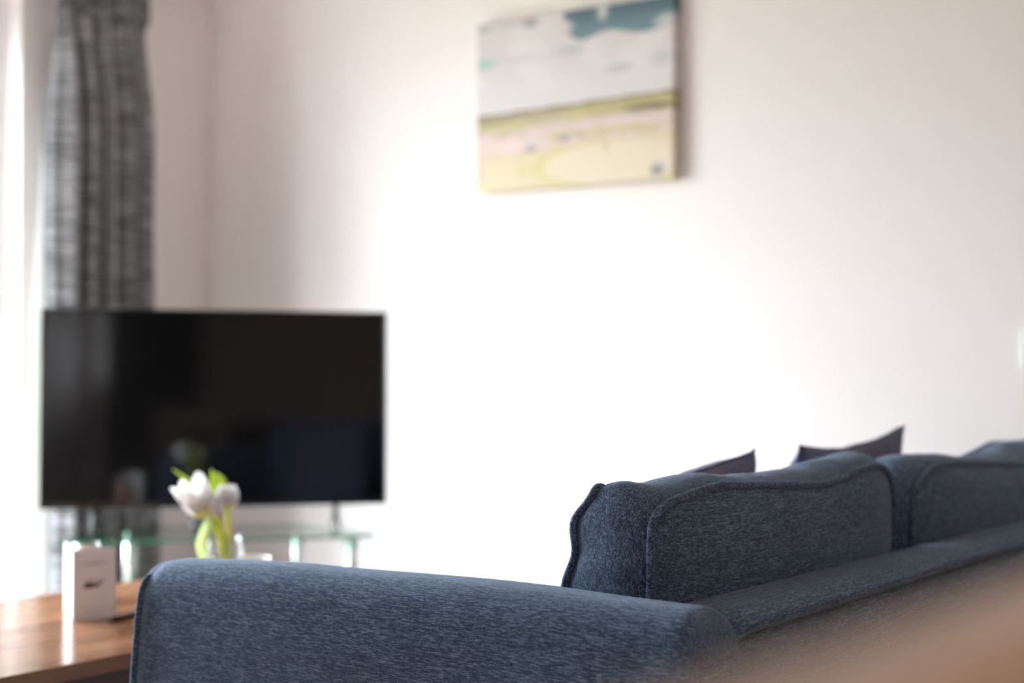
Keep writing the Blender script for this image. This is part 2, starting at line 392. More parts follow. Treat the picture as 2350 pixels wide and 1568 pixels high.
# ---------------------------------------------------------------- canvas picture
def clamp(x, a=0.0, b=1.0): return max(a, min(b, x))
def sst(a, b, x):
    t = clamp((x - a) / (b - a)); return t * t * (3 - 2 * t)
def mixc(a, b, t): return tuple(a[i] + (b[i] - a[i]) * t for i in range(3))
def fbm(x, y, s=0.0):
    return noise.fractal(Vector((x, y, s)), 0.9, 2.1, 4)
def blob(u, v, cu, cv, ru, rv, soft=0.35):
    d = math.hypot((u - cu) / ru, (v - cv) / rv); return 1 - sst(1 - soft, 1 + soft, d)
def picture_colour(u, v):
    n = fbm(u * 5, v * 6, 1.3); n2 = fbm(u * 13, v * 26, 5.1)
    hz = 0.453 + 0.031 * u
    if v > hz:
        c = mixc((214, 207, 205), (212, 201, 199), sst(0.55, 0.8, v))
        c = mixc(c, (222, 214, 212), 0.7 * sst(-0.1, 0.5, n) * sst(0.5, 0.65, v))
        c = mixc(c, (172, 170, 168), 0.8 * blob(u, v, 0.02, 0.985, 0.075, 0.03) + 0.0)
        c = mixc(c, (128, 134, 132), 0.9 * blob(u, v, 0.285, 0.975, 0.04, 0.028, .5))
        c = mixc(c, (196, 188, 186), 0.6 * blob(u, v, 0.2, 0.985, 0.10, 0.03, .6))
        c = mixc(c, (158, 192, 176), 0.95 * blob(u, v, 0.03, 0.762 + .1 * (u - .05), 0.075, 0.028, .3))
        c = mixc(c, (176, 180, 178), 0.8 * blob(u, v, 0.50, 0.775, 0.07, 0.022, .7))
        c = mixc(c, (188, 192, 190), 0.6 * blob(u, v, 0.22, 0.765, 0.16, 0.014, .8))
        c = mixc(c, (182, 182, 180), 0.7 * blob(u, v, 0.74, 0.64, 0.06, 0.03, .7))
        c = mixc(c, (186, 184, 182), 0.6 * blob(u, v, 0.95, 0.66, 0.05, 0.04, .7))
        low = 0.835 + 0.022 * math.cos((u - 0.70) * 17) * (1 if u > .5 else .4) + 0.010 * n
        if u < 0.56: low += (0.56 - u) * 0.65
        sky = sst(low - 0.010, low + 0.012, v) * sst(0.45, 0.48, u + 0.03 * n)
        sky *= 1 - 0.9 * blob(u, v, 0.46, 0.915, 0.05, 0.035, .5)
        sky *= 1 - 0.85 * blob(u, v, 0.66, 0.975, 0.026, 0.055, .5)
        sky *= 1 - 0.8 * blob(u, v, 0.985, 0.86, 0.07, 0.045, .5)
        c = mixc(c, mixc((112, 134, 142), (90, 108, 118), sst(0.86, 0.98, v)), clamp(sky))
        return c
    d = (hz - v) / hz               # 0 at the skyline, 1 at the bottom
    c = mixc((176, 166, 132), (206, 196, 148), sst(0.0, 0.5, d))
    c = mixc(c, (224, 204, 194), sst(0.10, 0.28, d) * (1 - sst(0.5, 0.62, d + 0.08 * u)) * clamp(0.75 + 1.2 * n2))
    c = mixc(c, (184, 176, 120), 0.9 * sst(0.0, 0.08, u - 0.45) * (1 - sst(0.12, 0.24, d + 0.05 * n2)))
    c = mixc(c, (196, 190, 132), 0.8 * blob(u, v, 0.14, 0.375, 0.20, 0.022, .6))
    c = mixc(c, (202, 194, 140), 0.8 * blob(u, v, 0.52, 0.395, 0.08, 0.025, .6))
    c = mixc(c, (196, 190, 128), 0.7 * blob(u, v, 0.72, 0.30, 0.24, 0.02, .6))
    c = mixc(c, (232, 212, 202), 0.75 * blob(u, v, 0.16, 0.255, 0.2, 0.045, .6))
    c = mixc(c, (222, 204, 196), 0.75 * blob(u, v, 0.72, 0.345, 0.26, 0.025, .6))
    c = mixc(c, (224, 212, 172), sst(0.52, 0.66, d + 0.10 * u))
    # ring of rough grass and the pale green
    ring = blob(u, v, 0.68, 0.115, 0.37, 0.125, .12) - blob(u, v, 0.71, 0.115, 0.35, 0.115, .12)
    c = mixc(c, (204, 200, 122), clamp(ring) * sst(0.75, 0.4, u) if False else clamp(ring) * (1 - sst(0.45, 0.8, u)))
    c = mixc(c, (230, 218, 186), blob(u, v, 0.71, 0.115, 0.35, 0.115, .15))
    c = mixc(c, (206, 200, 138), 0.6 * blob(u, v, 0.25, 0.11, 0.03, 0.05, .8))
    c = mixc(c, (86, 76, 54), 0.9 * math.exp(-((v - hz) / 0.012) ** 2))
    c = mixc(c, (110, 100, 66), 0.85 * blob(u, v, 0.90, 0.405, 0.11, 0.018, .6))
    c = mixc(c, (132, 126, 88), 0.5 * blob(u, v, 0.08, 0.405, 0.10, 0.012, .6))
    for (a, bb, ra, rb, k, cc) in ((.295, .235, .03, .022, .8, (150, 146, 148)), (.47, .275, .028, .02, .8, (140, 136, 128)), (.55, .285, .02, .014, .6, (150, 146, 120)),
                               (.68, .215, .012, .035, .5, (190, 176, 130)), (.93, .055, .03, .03, .85, (120, 124, 118)), (.945, .085, .03, .02, .6, (214, 204, 200)),
                               (.02, .12, .02, .05, .5, (196, 184, 182)), (.33, .255, .05, .02, .5, (220, 208, 206)), (.8, .25, .02, .012, .5, (214, 200, 194))):
        c = mixc(c, cc, k * blob(u, v, a, bb, ra, rb, .6))
    c = mixc(c, (235, 222, 200), 0.12 * clamp(n2 + .3))
    return (c[0] * 0.965, c[1] * 0.945, c[2] * 0.96 + 4)
def canvas_picture():
    x0, x1, z0, z1 = -2.734, -2.058, ZC + 0.4855, ZC + 0.988
    th = 0.040
    t = thing('canvas_picture', 'unframed canvas photo print of a golf green under clouds, hung on the white wall', 'picture', (x0, YW, z0))
    W, H = x1 - x0, z1 - z0
    nu, nv = 220, 170
    bm = bmesh.new(); cl = bm.verts.layers.float_color.new('print')
    def vert(x, y, z, u, v):
        w = bm.verts.new((x, y, z)); c = picture_colour(u, v); s = srgb(*c); w[cl] = s; return w
    g = [[vert(W * i / nu, -th, H * j / nv, i / nu, j / nv) for j in range(nv + 1)] for i in range(nu + 1)]
    for i in range(nu):
        for j in range(nv): bm.faces.new((g[i][j], g[i + 1][j], g[i + 1][j + 1], g[i][j + 1]))
    # wrapped edges continue the print
    bot = [vert(W * i / nu, -0.002, 0, i / nu, 0.02) for i in range(nu + 1)]
    top = [vert(W * i / nu, -0.002, H, i / nu, 0.98) for i in range(nu + 1)]
    lef = [bot[0]] + [vert(0, -0.002, H * j / nv, 0.02, j / nv) for j in range(1, nv)] + [top[0]]
    rig = [bot[-1]] + [vert(W, -0.002, H * j / nv, 0.98, j / nv) for j in range(1, nv)] + [top[-1]]
    for i in range(nu):
        bm.faces.new((g[i][0], bot[i], bot[i + 1], g[i + 1][0])); bm.faces.new((g[i][nv], g[i + 1][nv], top[i + 1], top[i]))
    for j in range(nv):
        bm.faces.new((g[0][j], g[0][j + 1], lef[j + 1], lef[j])); bm.faces.new((g[nu][j], rig[j], rig[j + 1], g[nu][j + 1]))
    m, nt, b = new_mat('printed_canvas')
    at_ = nt.nodes.new('ShaderNodeAttribute'); at_.attribute_name = 'print'; at_.attribute_type = 'GEOMETRY'
    nt.links.new(at_.outputs['Color'], b.inputs['Base Color']); b.inputs['Roughness'].default_value = 0.75
    b.inputs['Specular IOR Level'].default_value = 0.3
    from_bm('canvas', bm, m, t)
    pine = wood('stretcher_pine', srgb(120, 92, 62), srgb(140, 108, 74), srgb(158, 124, 86), 0.6, axis=0)
    bm = bmesh.new()
    for a in ((0.003, W - 0.003, 0.003, 0.04), (0.003, W - 0.003, H - 0.04, H - 0.003), (0.003, 0.04, 0.04, H - 0.04), (W - 0.04, W - 0.003, 0.04, H - 0.04)):
        add_box(bm, a[0], a[1], -th + 0.003, -0.001, a[2], a[3])
    from_bm('stretcher_frame', bm, pine, t)
canvas_picture()

# ---------------------------------------------------------------- curtain
def curtain_mat():
    m, nt, b = new_mat('grey_slub_curtain_cloth'); N = nt.nodes.new; L = nt.links.new
    tc = N('ShaderNodeTexCoord')
    def nz(s, d=3):
        mp = N('ShaderNodeMapping'); mp.inputs['Scale'].default_value = s
        no = N('ShaderNodeTexNoise'); no.inputs['Scale'].default_value = 1; no.inputs['Detail'].default_value = d
        L(tc.outputs['Object'], mp.inputs['Vector']); L(mp.outputs[0], no.inputs['Vector']); return no.outputs['Fac']
    a = nz((5, 8, 150), 5); f = nz((30, 60, 700), 2)
    r = N('ShaderNodeMapRange'); r.inputs[1].default_value = 0.42; r.inputs[2].default_value = 0.60; L(a, r.inputs[0])
    r2 = N('ShaderNodeMapRange'); r2.inputs[1].default_value = 0.3; r2.inputs[2].default_value = 0.75; L(f, r2.inputs[0])
    m1 = N('ShaderNodeMixRGB'); m1.inputs[1].default_value = srgb(54, 52, 53); m1.inputs[2].default_value = srgb(156, 155, 157); L(r.outputs[0], m1.inputs[0])
    m2 = N('ShaderNodeMixRGB'); m2.inputs[2].default_value = srgb(185, 184, 185); L(m1.outputs[0], m2.inputs[1])
    mu = N('ShaderNodeMath'); mu.operation = 'MULTIPLY'; mu.inputs[1].default_value = 0.4; L(r2.outputs[0], mu.inputs[0]); L(mu.outputs[0], m2.inputs[0])
    L(m2.outputs[0], b.inputs['Base Color']); b.inputs['Roughness'].default_value = 0.9; b.inputs['Specular IOR Level'].default_value = 0.15
    return m
CURT_KEYS = []   # (row, [column of fold features])
def curtain():
    XC = -3.80
    base = at(225, 4.66); base.z = 0.0
    t = thing('curtain', 'long grey slub-weave curtain gathered beside the patio window behind the television', 'curtain', (XC, 2.97, 0))
    # fold ridges (+) and troughs (-) given by the columns seen in the photo, turned into wall positions
    def ypos(px):
        k = (px - 1175.0) / FPX
        dx, dy = VD.x + VR.x * k, VD.y + VR.y * k
        return XC / dx * dy - 2.97
    # feature columns at three heights: z=2.02 (header), z=1.85, z=0.05
    feats = [  # (col_top, col_mid, col_bottom, depth offset)
        (124, 103, 124, -0.015), (134, 120, 136, 0.014), (146, 152, 154, 0.052), (154, 169, 168, 0.030), (160, 177, 176, -0.11), (166, 183, 184, -0.02), (178, 191, 195, 0.045),
        (196, 208, 212, 0.030), (210, 218, 224, -0.02), (216, 225, 232, -0.115), (224, 234, 242, -0.01), (236, 247, 254, 0.030), (246, 260, 266, 0.015), (254, 269, 276, -0.10),
        (262, 278, 288, -0.01), (274, 290, 300, 0.030), (284, 300, 312, -0.095), (292, 308, 322, 0.0), (300, 318, 334, 0.022), (308, 326, 342, -0.085), (316, 334, 352, 0.0), (324, 347, 368, 0.010)]
    def interp(xs, ys, x):
        for i in range(len(xs) - 1):
            if x <= xs[i + 1]:
                tt = (x - xs[i]) / (xs[i + 1] - xs[i]); tt = tt * tt * (3 - 2 * tt)
                return ys[i] + (ys[i + 1] - ys[i]) * tt
        return ys[-1]
    NF = len(feats); per = 8; NU = (NF - 1) * per
    rows = []
    zs = [2.165, 2.155, 2.14, 2.10, 2.06, 2.03, 2.015, 2.0, 1.985, 1.97, 1.95, 1.92, 1.88, 1.84, 1.8, 1.74, 1.66, 1.56, 1.44, 1.3, 1.1, 0.9, 0.7, 0.5, 0.3, 0.15, 0.03]
    for z in zs:
        w1 = sst(2.00, 1.60, z) if False else 1 - sst(1.62, 2.00, z)
        w2 = 1 - sst(0.3, 1.4, z)
        row = []
        amp = 0.35 + 0.65 * (1 - sst(1.75, 2.02, z))
        fy = []; fx = []
        for f in feats:
            px = f[0] + (f[1] - f[0]) * w1; px = px + (f[2] - f[1]) * w2
            fy.append(ypos(px)); fx.append(f[3] * amp)
        for k in range(NU + 1):
            s = k / per; i = min(int(s), NF - 2); tt = s - i
            sm = tt * tt * (3 - 2 * tt)
            yy = fy[i] + (fy[i + 1] - fy[i]) * tt
            xx = fx[i] + (fx[i + 1] - fx[i]) * sm
            if z > 1.995:     # pencil-pleat heading
                xx += 0.010 * math.sin(k * 2.4)
                if z > 2.0: xx += 0.012
            xx += 0.006 * noise.noise(Vector((yy * 9, z * 1.5, 3)))
            row.append((xx, yy, z))
        rows.append(row)
    bm = bmesh.new()
    loft(bm, rows, closed_ring=False, cap=False)
    o = from_bm('curtain_cloth', bm, curtain_mat(), t, smooth=True)
    sol = o.modifiers.new('thickness', 'SOLIDIFY'); sol.thickness = 0.003
    # lining: pale sheet behind the leading edge, spreading towards the floor
    m, nt, b = new_mat('white_curtain_lining'); b.inputs['Base Color'].default_value = srgb(240, 240, 236); b.inputs['Roughness'].default_value = 0.9
    nt.nodes.remove(b)
    out = nt.nodes['Material Output']; d = nt.nodes.new('ShaderNodeBsdfDiffuse'); tl = nt.nodes.new('ShaderNodeBsdfTranslucent'); mx = nt.nodes.new('ShaderNodeMixShader')
    d.inputs[0].default_value = srgb(242, 242, 238); tl.inputs[0].default_value = srgb(242, 242, 236); mx.inputs[0].default_value = 0.5
    nt.links.new(d.outputs[0], mx.inputs[1]); nt.links.new(tl.outputs[0], mx.inputs[2]); nt.links.new(mx.outputs[0], out.inputs[0])
    rows = []
    for z in zs[7:]:
        lead = 128 - 36 * (1 - sst(1.55, 1.98, z)) - 20 * (1 - sst(1.0, 1.6, z)) - 12 * (1 - sst(0.2, 0.9, z))
        XL = XC - 0.100
        k = (lead - 1175.0) / FPX
        dx, dy = VD.x + VR.x * k, VD.y + VR.y * k
        y0 = XL / dx * dy - 2.97
        y1 = ypos(164)
        rows.append([(-0.100 + 0.004 * math.sin(i * 1.1), y0 + (y1 - y0) * i / 40, z) for i in range(41)])
    bm = bmesh.new(); loft(bm, rows, closed_ring=False, cap=False)
    from_bm('curtain_lining', bm, m, t, smooth=True)
    # pole, held by brackets
    p = thing('curtain_pole', 'brushed metal curtain pole above the patio window', 'curtain pole', (XC + 0.005, 0, 2.195))
    steel = plain('brushed_steel', (0.55, 0.55, 0.55, 1), 0.3, 1.0)
    tube('rod', [(0, WY0 - 0.3, 0), (0, 3.32, 0)], 0.013, steel, p, 16)
    for yy in (WY0 - 0.31, 3.33):
        lathe_o = lathe('finial', [(0.0005, -0.025), (0.018, -0.018), (0.024, 0), (0.018, 0.018), (0.0005, 0.025)], steel, p, 20, loc=(0, yy, 0))
    for yy in (WY0 - 0.2, 1.2, 3.26):
        tube('bracket', [(-0.164, yy, 0.0), (-0.01, yy, 0.0)], 0.008, steel, p, 10)
    for i in range(12):
        yy = ypos(130 + i * 17) + 2.97
        bm = bmesh.new()
        add_tube(bm, [(0.020 * math.cos(a), yy, 0.020 * math.sin(a) - 0.004) for a in [2 * math.pi * q / 20 for q in range(20)]], 0.002, 6, closed=True)
        from_bm('curtain_ring', bm, steel, p, smooth=True)
curtain()

# ---------------------------------------------------------------- television
TVC = Vector((-3.247, 2.943)); TDIR = Vector((0.648, 0.762)); TDIR.normalize()
TANG = math.atan2(TDIR.y, TDIR.x)        # local +X runs along the screen, local -Y faces the room
def television():
    zb, zt = 0.505, 1.076
    t = thing('television', 'black flat screen television, switched off, on the glass corner stand', 'television', (TVC.x, TVC.y, 0.436), TANG)
    H0 = zb - 0.436; H1 = zt - 0.436; W = 0.494
    t.rotation_euler = (R(-1.8), 0, TANG)
    box('housing', -W, W, 0.0, 0.022, H0, H1, black_matt, t, bevel=0.003)
    box('rear_cover', -W * 0.72, W * 0.72, 0.022, 0.062, H0 + 0.02, H0 + 0.36, black_matt, t, bevel=0.012)
    m, nt, b = new_mat('dark_screen_glass'); b.inputs['Base Color'].default_value = (0.0035, 0.0033, 0.0035, 1)
    b.inputs['Roughness'].default_value = 0.06; b.inputs['Specular IOR Level'].default_value = 0.34
    box('screen', -W + 0.007, W - 0.007, -0.0025, 0.001, H0 + 0.016, H1 - 0.007, m, t, bevel=0.0006, seg=1)
    bm = bmesh.new()
    for a in ((-W, W, H0, H0 + 0.0145), (-W, W, H1 - 0.006, H1), (-W, -W + 0.006, H0 + 0.0145, H1 - 0.006), (W - 0.006, W, H0 + 0.0145, H1 - 0.006)):
        add_box(bm, a[0], a[1], -0.004, 0.0, a[2], a[3], 0.0008, 1)
    from_bm('bezel', bm, black_gloss, t)
    for s, mm in ((-1, black_matt), (1, black_matt)):
        x = s * 0.345
        bm = bmesh.new()
        add_tube(bm, [(x, 0.012, H0 + 0.01), (x, -0.005, 0.035), (x, -0.09, 0.006)], [0.0085, 0.007, 0.005], 10)
        add_tube(bm, [(x, 0.012, H0 + 0.01), (x, 0.03, 0.035), (x, 0.11, 0.006)], [0.0085, 0.007, 0.005], 10)
        from_bm('foot', bm, mm, t, smooth=True)
television()

# ---------------------------------------------------------------- glass stand
glass_top = clear_glass('green_tinted_shelf_glass', (0.74, 0.90, 0.82, 1), base=0.24)
glass_edge = plain('green_glass_edge', srgb(60, 120, 88), 0.1)
def tv_stand():
    nrm = Vector((TDIR.y, -TDIR.x))
    c = TVC + nrm * 0.02
    t = thing('glass_corner_stand', 'clear glass corner stand with chrome posts under the television', 'tv stand', (c.x, c.y, 0), TANG)
    def shelf(name, z, th, k=1.0):
        # corner-unit outline: gently bowed front, chamfered back
        pts = []
        Wf, Wb, D0, D1 = 0.432 * k, 0.26 * k, -0.165 * k, 0.17 * k
        for i in range(13):
            s = -1 + 2 * i / 12; pts.append((s * Wf, D0 - 0.012 * (1 - s * s)))
        pts += [(Wf + 0.006, D0 + 0.03), (Wf, D0 + 0.07), (Wb, D1 - 0.01), (Wb - 0.02, D1), (-Wb + 0.02, D1), (-Wb, D1 - 0.01), (-Wf, D0 + 0.07), (-Wf - 0.006, D0 + 0.03)]
        bm = bmesh.new()
        a = [bm.verts.new((x, y, z - th)) for x, y in pts]; bb = [bm.verts.new((x, y, z)) for x, y in pts]
        f = bm.faces.new(a); f.material_index = 0; f = bm.faces.new(list(reversed(bb))); f.material_index = 0
        n = len(pts)
        for i in range(n):
            f = bm.faces.new((a[i], bb[i], bb[(i + 1) % n], a[(i + 1) % n])); f.material_index = 1
        from_bm(name, bm, [glass_top, glass_edge], t)
    shelf('glass_top', 0.436, 0.008); shelf('glass_shelf', 0.245, 0.006, 0.97); shelf('glass_shelf', 0.06, 0.006, 0.97)
    for (x, y, r) in ((-0.375, -0.125, 0.019), (0.375, -0.125, 0.019), (-0.245, 0.13, 0.019), (0.245, 0.13, 0.019)):
        for z0, z1 in ((0.0, 0.054), (0.06, 0.239), (0.245, 0.428)):
            po = lathe('post', [(r * .5, z0), (r, z0 + 0.001), (r, z1 - 0.001), (r * .5, z1)], chrome, t, 24, loc=(x, y, 0))
tv_stand()
# small black sensor puck on the glass top
pk = TVC + Vector((TDIR.y, -TDIR.x)) * 0.02 + TDIR * (-0.055)
puck = lathe('remote_sensor', [(0.013, 0.0), (0.018, 0.003), (0.018, 0.030), (0.013, 0.036)], black_matt, None, 24, loc=(pk.x, pk.y, 0.4365))
tag(puck, 'small round black device on the glass stand just behind the tulips', 'device')

# ---------------------------------------------------------------- coffee table
TBZ = 0.45
walnut = wood('oiled_oak_table_top', srgb(112, 78, 56), srgb(140, 100, 74), srgb(158, 116, 88), 0.18, axis=1, coat=0.0, spec=0.16)
walnut_d = wood('oak_table_edge', srgb(84, 54, 36), srgb(104, 68, 46), srgb(122, 82, 58), 0.35, axis=1)
def coffee_table():
    x0, x1, y0, y1 = -2.60, -1.985, 1.02, 2.30
    t = thing('coffee_table', 'low oak coffee table in front of the sofa, holding the white card and tulips', 'table', ((x0 + x1) / 2, (y0 + y1) / 2, 0))
    hx, hy = (x1 - x0) / 2, (y1 - y0) / 2
    box('tabletop', -hx, hx, -hy, hy, TBZ - 0.028, TBZ, walnut, t, bevel=0.002)
    bm = bmesh.new()
    for a in ((-hx + 0.03, hx - 0.03, -hy + 0.03, -hy + 0.05), (-hx + 0.03, hx - 0.03, hy - 0.05, hy - 0.03), (-hx + 0.03, -hx + 0.05, -hy + 0.05, hy - 0.05), (hx - 0.05, hx - 0.03, -hy + 0.05, hy - 0.05)):
        add_box(bm, a[0], a[1], a[2], a[3], TBZ - 0.09, TBZ - 0.0285)
    from_bm('apron', bm, walnut_d, t)
    for sx in (-1, 1):
        for sy in (-1, 1):
            box('leg', sx * (hx - 0.045) - 0.025, sx * (hx - 0.045) + 0.025, sy * (hy - 0.045) - 0.025, sy * (hy - 0.045) + 0.025, 0, TBZ - 0.0285, walnut_d, t, bevel=0.003)
    box('lower_shelf', -hx + 0.05, hx - 0.05, -hy + 0.08, hy - 0.08, 0.12, 0.14, walnut, t, bevel=0.002)
coffee_table()

# ---------------------------------------------------------------- folded card
def folded_card():
    fold = at(172, 2.76); right = at(270, 2.80); back = at(153, 2.665 + 0.21)
    t = thing('folded_menu_card', 'white folded card standing upright on the coffee table with a dark emblem', 'card', (fold.x, fold.y, TBZ))
    paper = plain('white_card_paper', srgb(244, 240, 238), 0.6, bump=0.02)
    H = 0.133; th = 0.0008
    def panel(name, b):
        d = Vector((b.x - fold.x, b.y - fold.y, 0)); n = Vector((-d.y, d.x, 0)).normalized() * th
        bm = bmesh.new()
        A = [bm.verts.new(p + Vector((0, 0, z))) for z in (0.0006, H) for p in (Vector((0, 0, 0)) + n, d + n, d - n, Vector((0, 0, 0)) - n)]
        for f in ((0, 1, 2, 3), (7, 6, 5, 4), (0, 4, 5, 1), (1, 5, 6, 2), (2, 6, 7, 3), (3, 7, 4, 0)): bm.faces.new([A[i] for i in f])
        return from_bm(name, bm, paper, t), d
    panel('rear_panel', back)
    fr, d = panel('front_panel', right)
    # printed emblem: a dark swoosh over a fine line, laid on the front panel
    ink = plain('dark_grey_ink', srgb(62, 62, 60), 0.7); ink2 = plain('pale_grey_ink', srgb(176, 166, 160), 0.7)
    u = d.normalized(); n = Vector((u.y, -u.x, 0)); W = d.length
    bm = bmesh.new()
    def blobf(cu, cz, ru, rz, ang=0.0, rag=0.0, seed=0):
        vs_ = []
        for k in range(36):
            a = 2 * math.pi * k / 36; r = 1 + rag * noise.noise(Vector((math.cos(a) * 2, math.sin(a) * 2, seed)))
            du, dz = ru * r * math.cos(a), rz * r * math.sin(a)
            vs_.append((cu + du * math.cos(ang) - dz * math.sin(ang), cz + du * math.sin(ang) + dz * math.cos(ang)))
        lo = [bm.verts.new(u * p + n * 0.0009 + Vector((0, 0, q))) for p, q in vs_]
        hi = [bm.verts.new(u * p + n * 0.0012 + Vector((0, 0, q))) for p, q in vs_]
        bm.faces.new(hi); bm.faces.new(list(reversed(lo)))
        for k in range(36): bm.faces.new((lo[k], lo[(k + 1) % 36], hi[(k + 1) % 36], hi[k]))
    blobf(W * 0.44, H * 0.475, 0.0165, 0.0034, 0.10, 0.5, 1)
    blobf(W * 0.36, H * 0.49, 0.0070, 0.0050, 0.2, 0.6, 2)
    blobf(W * 0.66, H * 0.515, 0.0065, 0.0016, 0.6, 0.4, 3)
    from_bm('emblem', bm, ink, fr)
    bm = bmesh.new(); blobf(W * 0.5, H * 0.80, 0.030, 0.0007, 0, 0, 4); from_bm('text_line', bm, ink2, fr); bm = bmesh.new(); blobf(W * 0.5, H * 0.775, 0.022, 0.0006, 0, 0, 4); from_bm('text_line', bm, ink2, fr); bm = bmesh.new()
    blobf(W * 0.48, H * 0.555, 0.018, 0.0009, 0.0, 0.3, 5)
    from_bm('text_line', bm, ink2, fr)
folded_card()

# pen
p0 = at(254, 2.735); p1 = at(352, 2.86)
pen = thing('pen', 'black pen lying on the coffee table beside the white card', 'pen', (p0.x, p0.y, TBZ + 0.0052))
dv = Vector((p1.x - p0.x, p1.y - p0.y, 0))
tube('barrel', [dv * 0.10, dv * 0.55, dv * 1.0], 0.005, black_matt, pen, 14)
tube('tip', [dv * 0.0, dv * 0.03, dv * 0.10], [0.0008, 0.002, 0.0045], black_matt, pen, 14)

# little jar/tealight behind the card
tj = at(205, 3.02)
jar = thing('small_glass_jar', 'small glass jar with a reddish filling behind the white card', 'jar', (tj.x, tj.y, TBZ))
lathe('jar_glass', [(0.001, 0.001), (0.024, 0.001), (0.026, 0.01), (0.026, 0.10), (0.024, 0.112), (0.0225, 0.112), (0.0245, 0.10), (0.0245, 0.012), (0.001, 0.006)], clear_glass('jar_glass'), jar, 30)
lathe('filling', [(0.001, 0.0065), (0.0235, 0.0125), (0.0235, 0.098), (0.001, 0.100)], plain('terracotta_filling', srgb(196, 128, 104), 0.6), jar, 24)

# ---------------------------------------------------------------- tulips in a glass
VZ = 3.03
vase_p = at(518, VZ); vase_p.z = TBZ
def rel(px, row, dz=0.0):
    return at(px, VZ + dz, row) - vase_p
def tulips():
    t = thing('glass_vase', 'round clear glass vase of water on the coffee table holding white tulips', 'vase', vase_p)
    gm = clear_glass('vase_glass')
    lathe('vase_glass', [(0.001, 0.001), (0.034, 0.001), (0.038, 0.006), (0.038, 0.100), (0.034, 0.114), (0.034, 0.122), (0.0355, 0.124), (0.0330, 0.124), (0.0315, 0.114), (0.0352, 0.098), (0.0352, 0.010), (0.001, 0.007)], gm, t, 48)
    lathe('water', [(0.001, 0.0075), (0.0348, 0.0105), (0.0348, 0.085), (0.001, 0.085)], clear_glass('vase_water', (0.93, 0.97, 0.95, 1)), t, 40)
    def leafy(name, col, tr, k):
        m, nt, b = new_mat(name); b.inputs['Base Color'].default_value = col; b.inputs['Roughness'].default_value = 0.5
        tl = nt.nodes.new('ShaderNodeBsdfTranslucent'); tl.inputs[0].default_value = tr
        mx = nt.nodes.new('ShaderNodeMixShader'); mx.inputs[0].default_value = k
        nt.links.new(b.outputs[0], mx.inputs[1]); nt.links.new(tl.outputs[0], mx.inputs[2]); nt.links.new(mx.outputs[0], nt.nodes['Material Output'].inputs[0])
        no = nt.nodes.new('ShaderNodeTexNoise'); no.inputs['Scale'].default_value = 120; bp = nt.nodes.new('ShaderNodeBump'); bp.inputs['Strength'].default_value = 0.2; bp.inputs['Distance'].default_value = 0.001
        nt.links.new(no.outputs['Fac'], bp.inputs['Height']); nt.links.new(bp.outputs[0], b.inputs['Normal'])
        return m
    petal = leafy('white_tulip_petal', srgb(252, 249, 249), srgb(252, 249, 247), 0.5)
    petal_g = plain('greenish_tulip_base', srgb(238, 234, 140), 0.55)
    green = leafy('tulip_stem_green', srgb(222, 216, 112), srgb(230, 222, 110), 0.3)
    leafm = leafy('tulip_leaf_green', srgb(170, 190, 62), srgb(210, 220, 70), 0.5)
    def frame(axis):
        axis = axis.normalized(); a = Vector((0, 0, 1)).cross(axis)
        if a.length < 0.1: a = Vector((1, 0, 0))
        a.normalize(); return a, axis.cross(a), axis
    def flower(name, base, tip, rad, openness, label, n=6, stem_pts=None):
        f = thing(name, label, 'flower', vase_p + base, 0, 'white tulips in the glass vase')
        ax = tip - base; Lh = ax.length; a, b2, c = frame(ax)
        for k in range(n):
            ph = 2 * math.pi * k / n + (0.0 if k % 2 else 0.0)
            inner = k % 2
            out = a * math.cos(ph) + b2 * math.sin(ph); side = c.cross(out)
            bm = bmesh.new(); rows = []
            NJ, NI = 12, 8
            for j in range(NJ + 1):
                s = j / NJ
                rr = rad * (0.16 + 1.0 * math.sin(min(1.0, s * 1.25) * math.pi * 0.5) ** 0.8 - (0.50 - openness) * max(0, s - 0.45) ** 1.4 * 2.2) * (0.92 if inner else 1.0)
                wid = rad * 1.02 * math.sin(math.pi * min(0.985, 0.08 + 0.90 * s ** 0.85)) ** 0.62
                row = []
                for i in range(NI + 1):
                    q = -1 + 2 * i / NI
                    p = c * (Lh * s) + out * (rr - 0.45 * wid * q * q + 0.0) + side * (wid * q)
                    row.append(p)
                rows.append(row)
            loft(bm, rows, closed_ring=False, cap=False)
            o = from_bm('petal', bm, petal, f, smooth=True)
            so = o.modifiers.new('thickness', 'SOLIDIFY'); so.thickness = 0.0007
        bm = bmesh.new(); rows = []
        for s, r_ in ((-0.05, 0.16), (0.0, 0.34), (0.06, 0.58), (0.14, 0.82), (0.22, 0.93)):
            rows.append([c * (Lh * s) + (a * math.cos(q) + b2 * math.sin(q)) * rad * r_ for q in [2 * math.pi * z / 20 for z in range(20)]])
        loft(bm, rows, cap=False); from_bm('flower_base', bm, petal_g, f, smooth=True)
        sp = [p - base for p in stem_pts]
        # smooth the stem
        def cr(P, n_=6):
            out_ = []
            for i in range(len(P) - 1):
                p0_, p1_, p2_, p3_ = P[max(i - 1, 0)], P[i], P[i + 1], P[min(i + 2, len(P) - 1)]
                for k_ in range(n_):
                    t_ = k_ / n_
                    out_.append(0.5 * ((2 * p1_) + (-p0_ + p2_) * t_ + (2 * p0_ - 5 * p1_ + 4 * p2_ - p3_) * t_ ** 2 + (-p0_ + 3 * p1_ - 3 * p2_ + p3_) * t_ ** 3))
            return out_ + [P[-1]]
        tube('stem', cr(sp), 0.0054, green, f, 10)
        return f, cr
    bot = lambda dx, dy: Vector((dx, dy, 0.014))
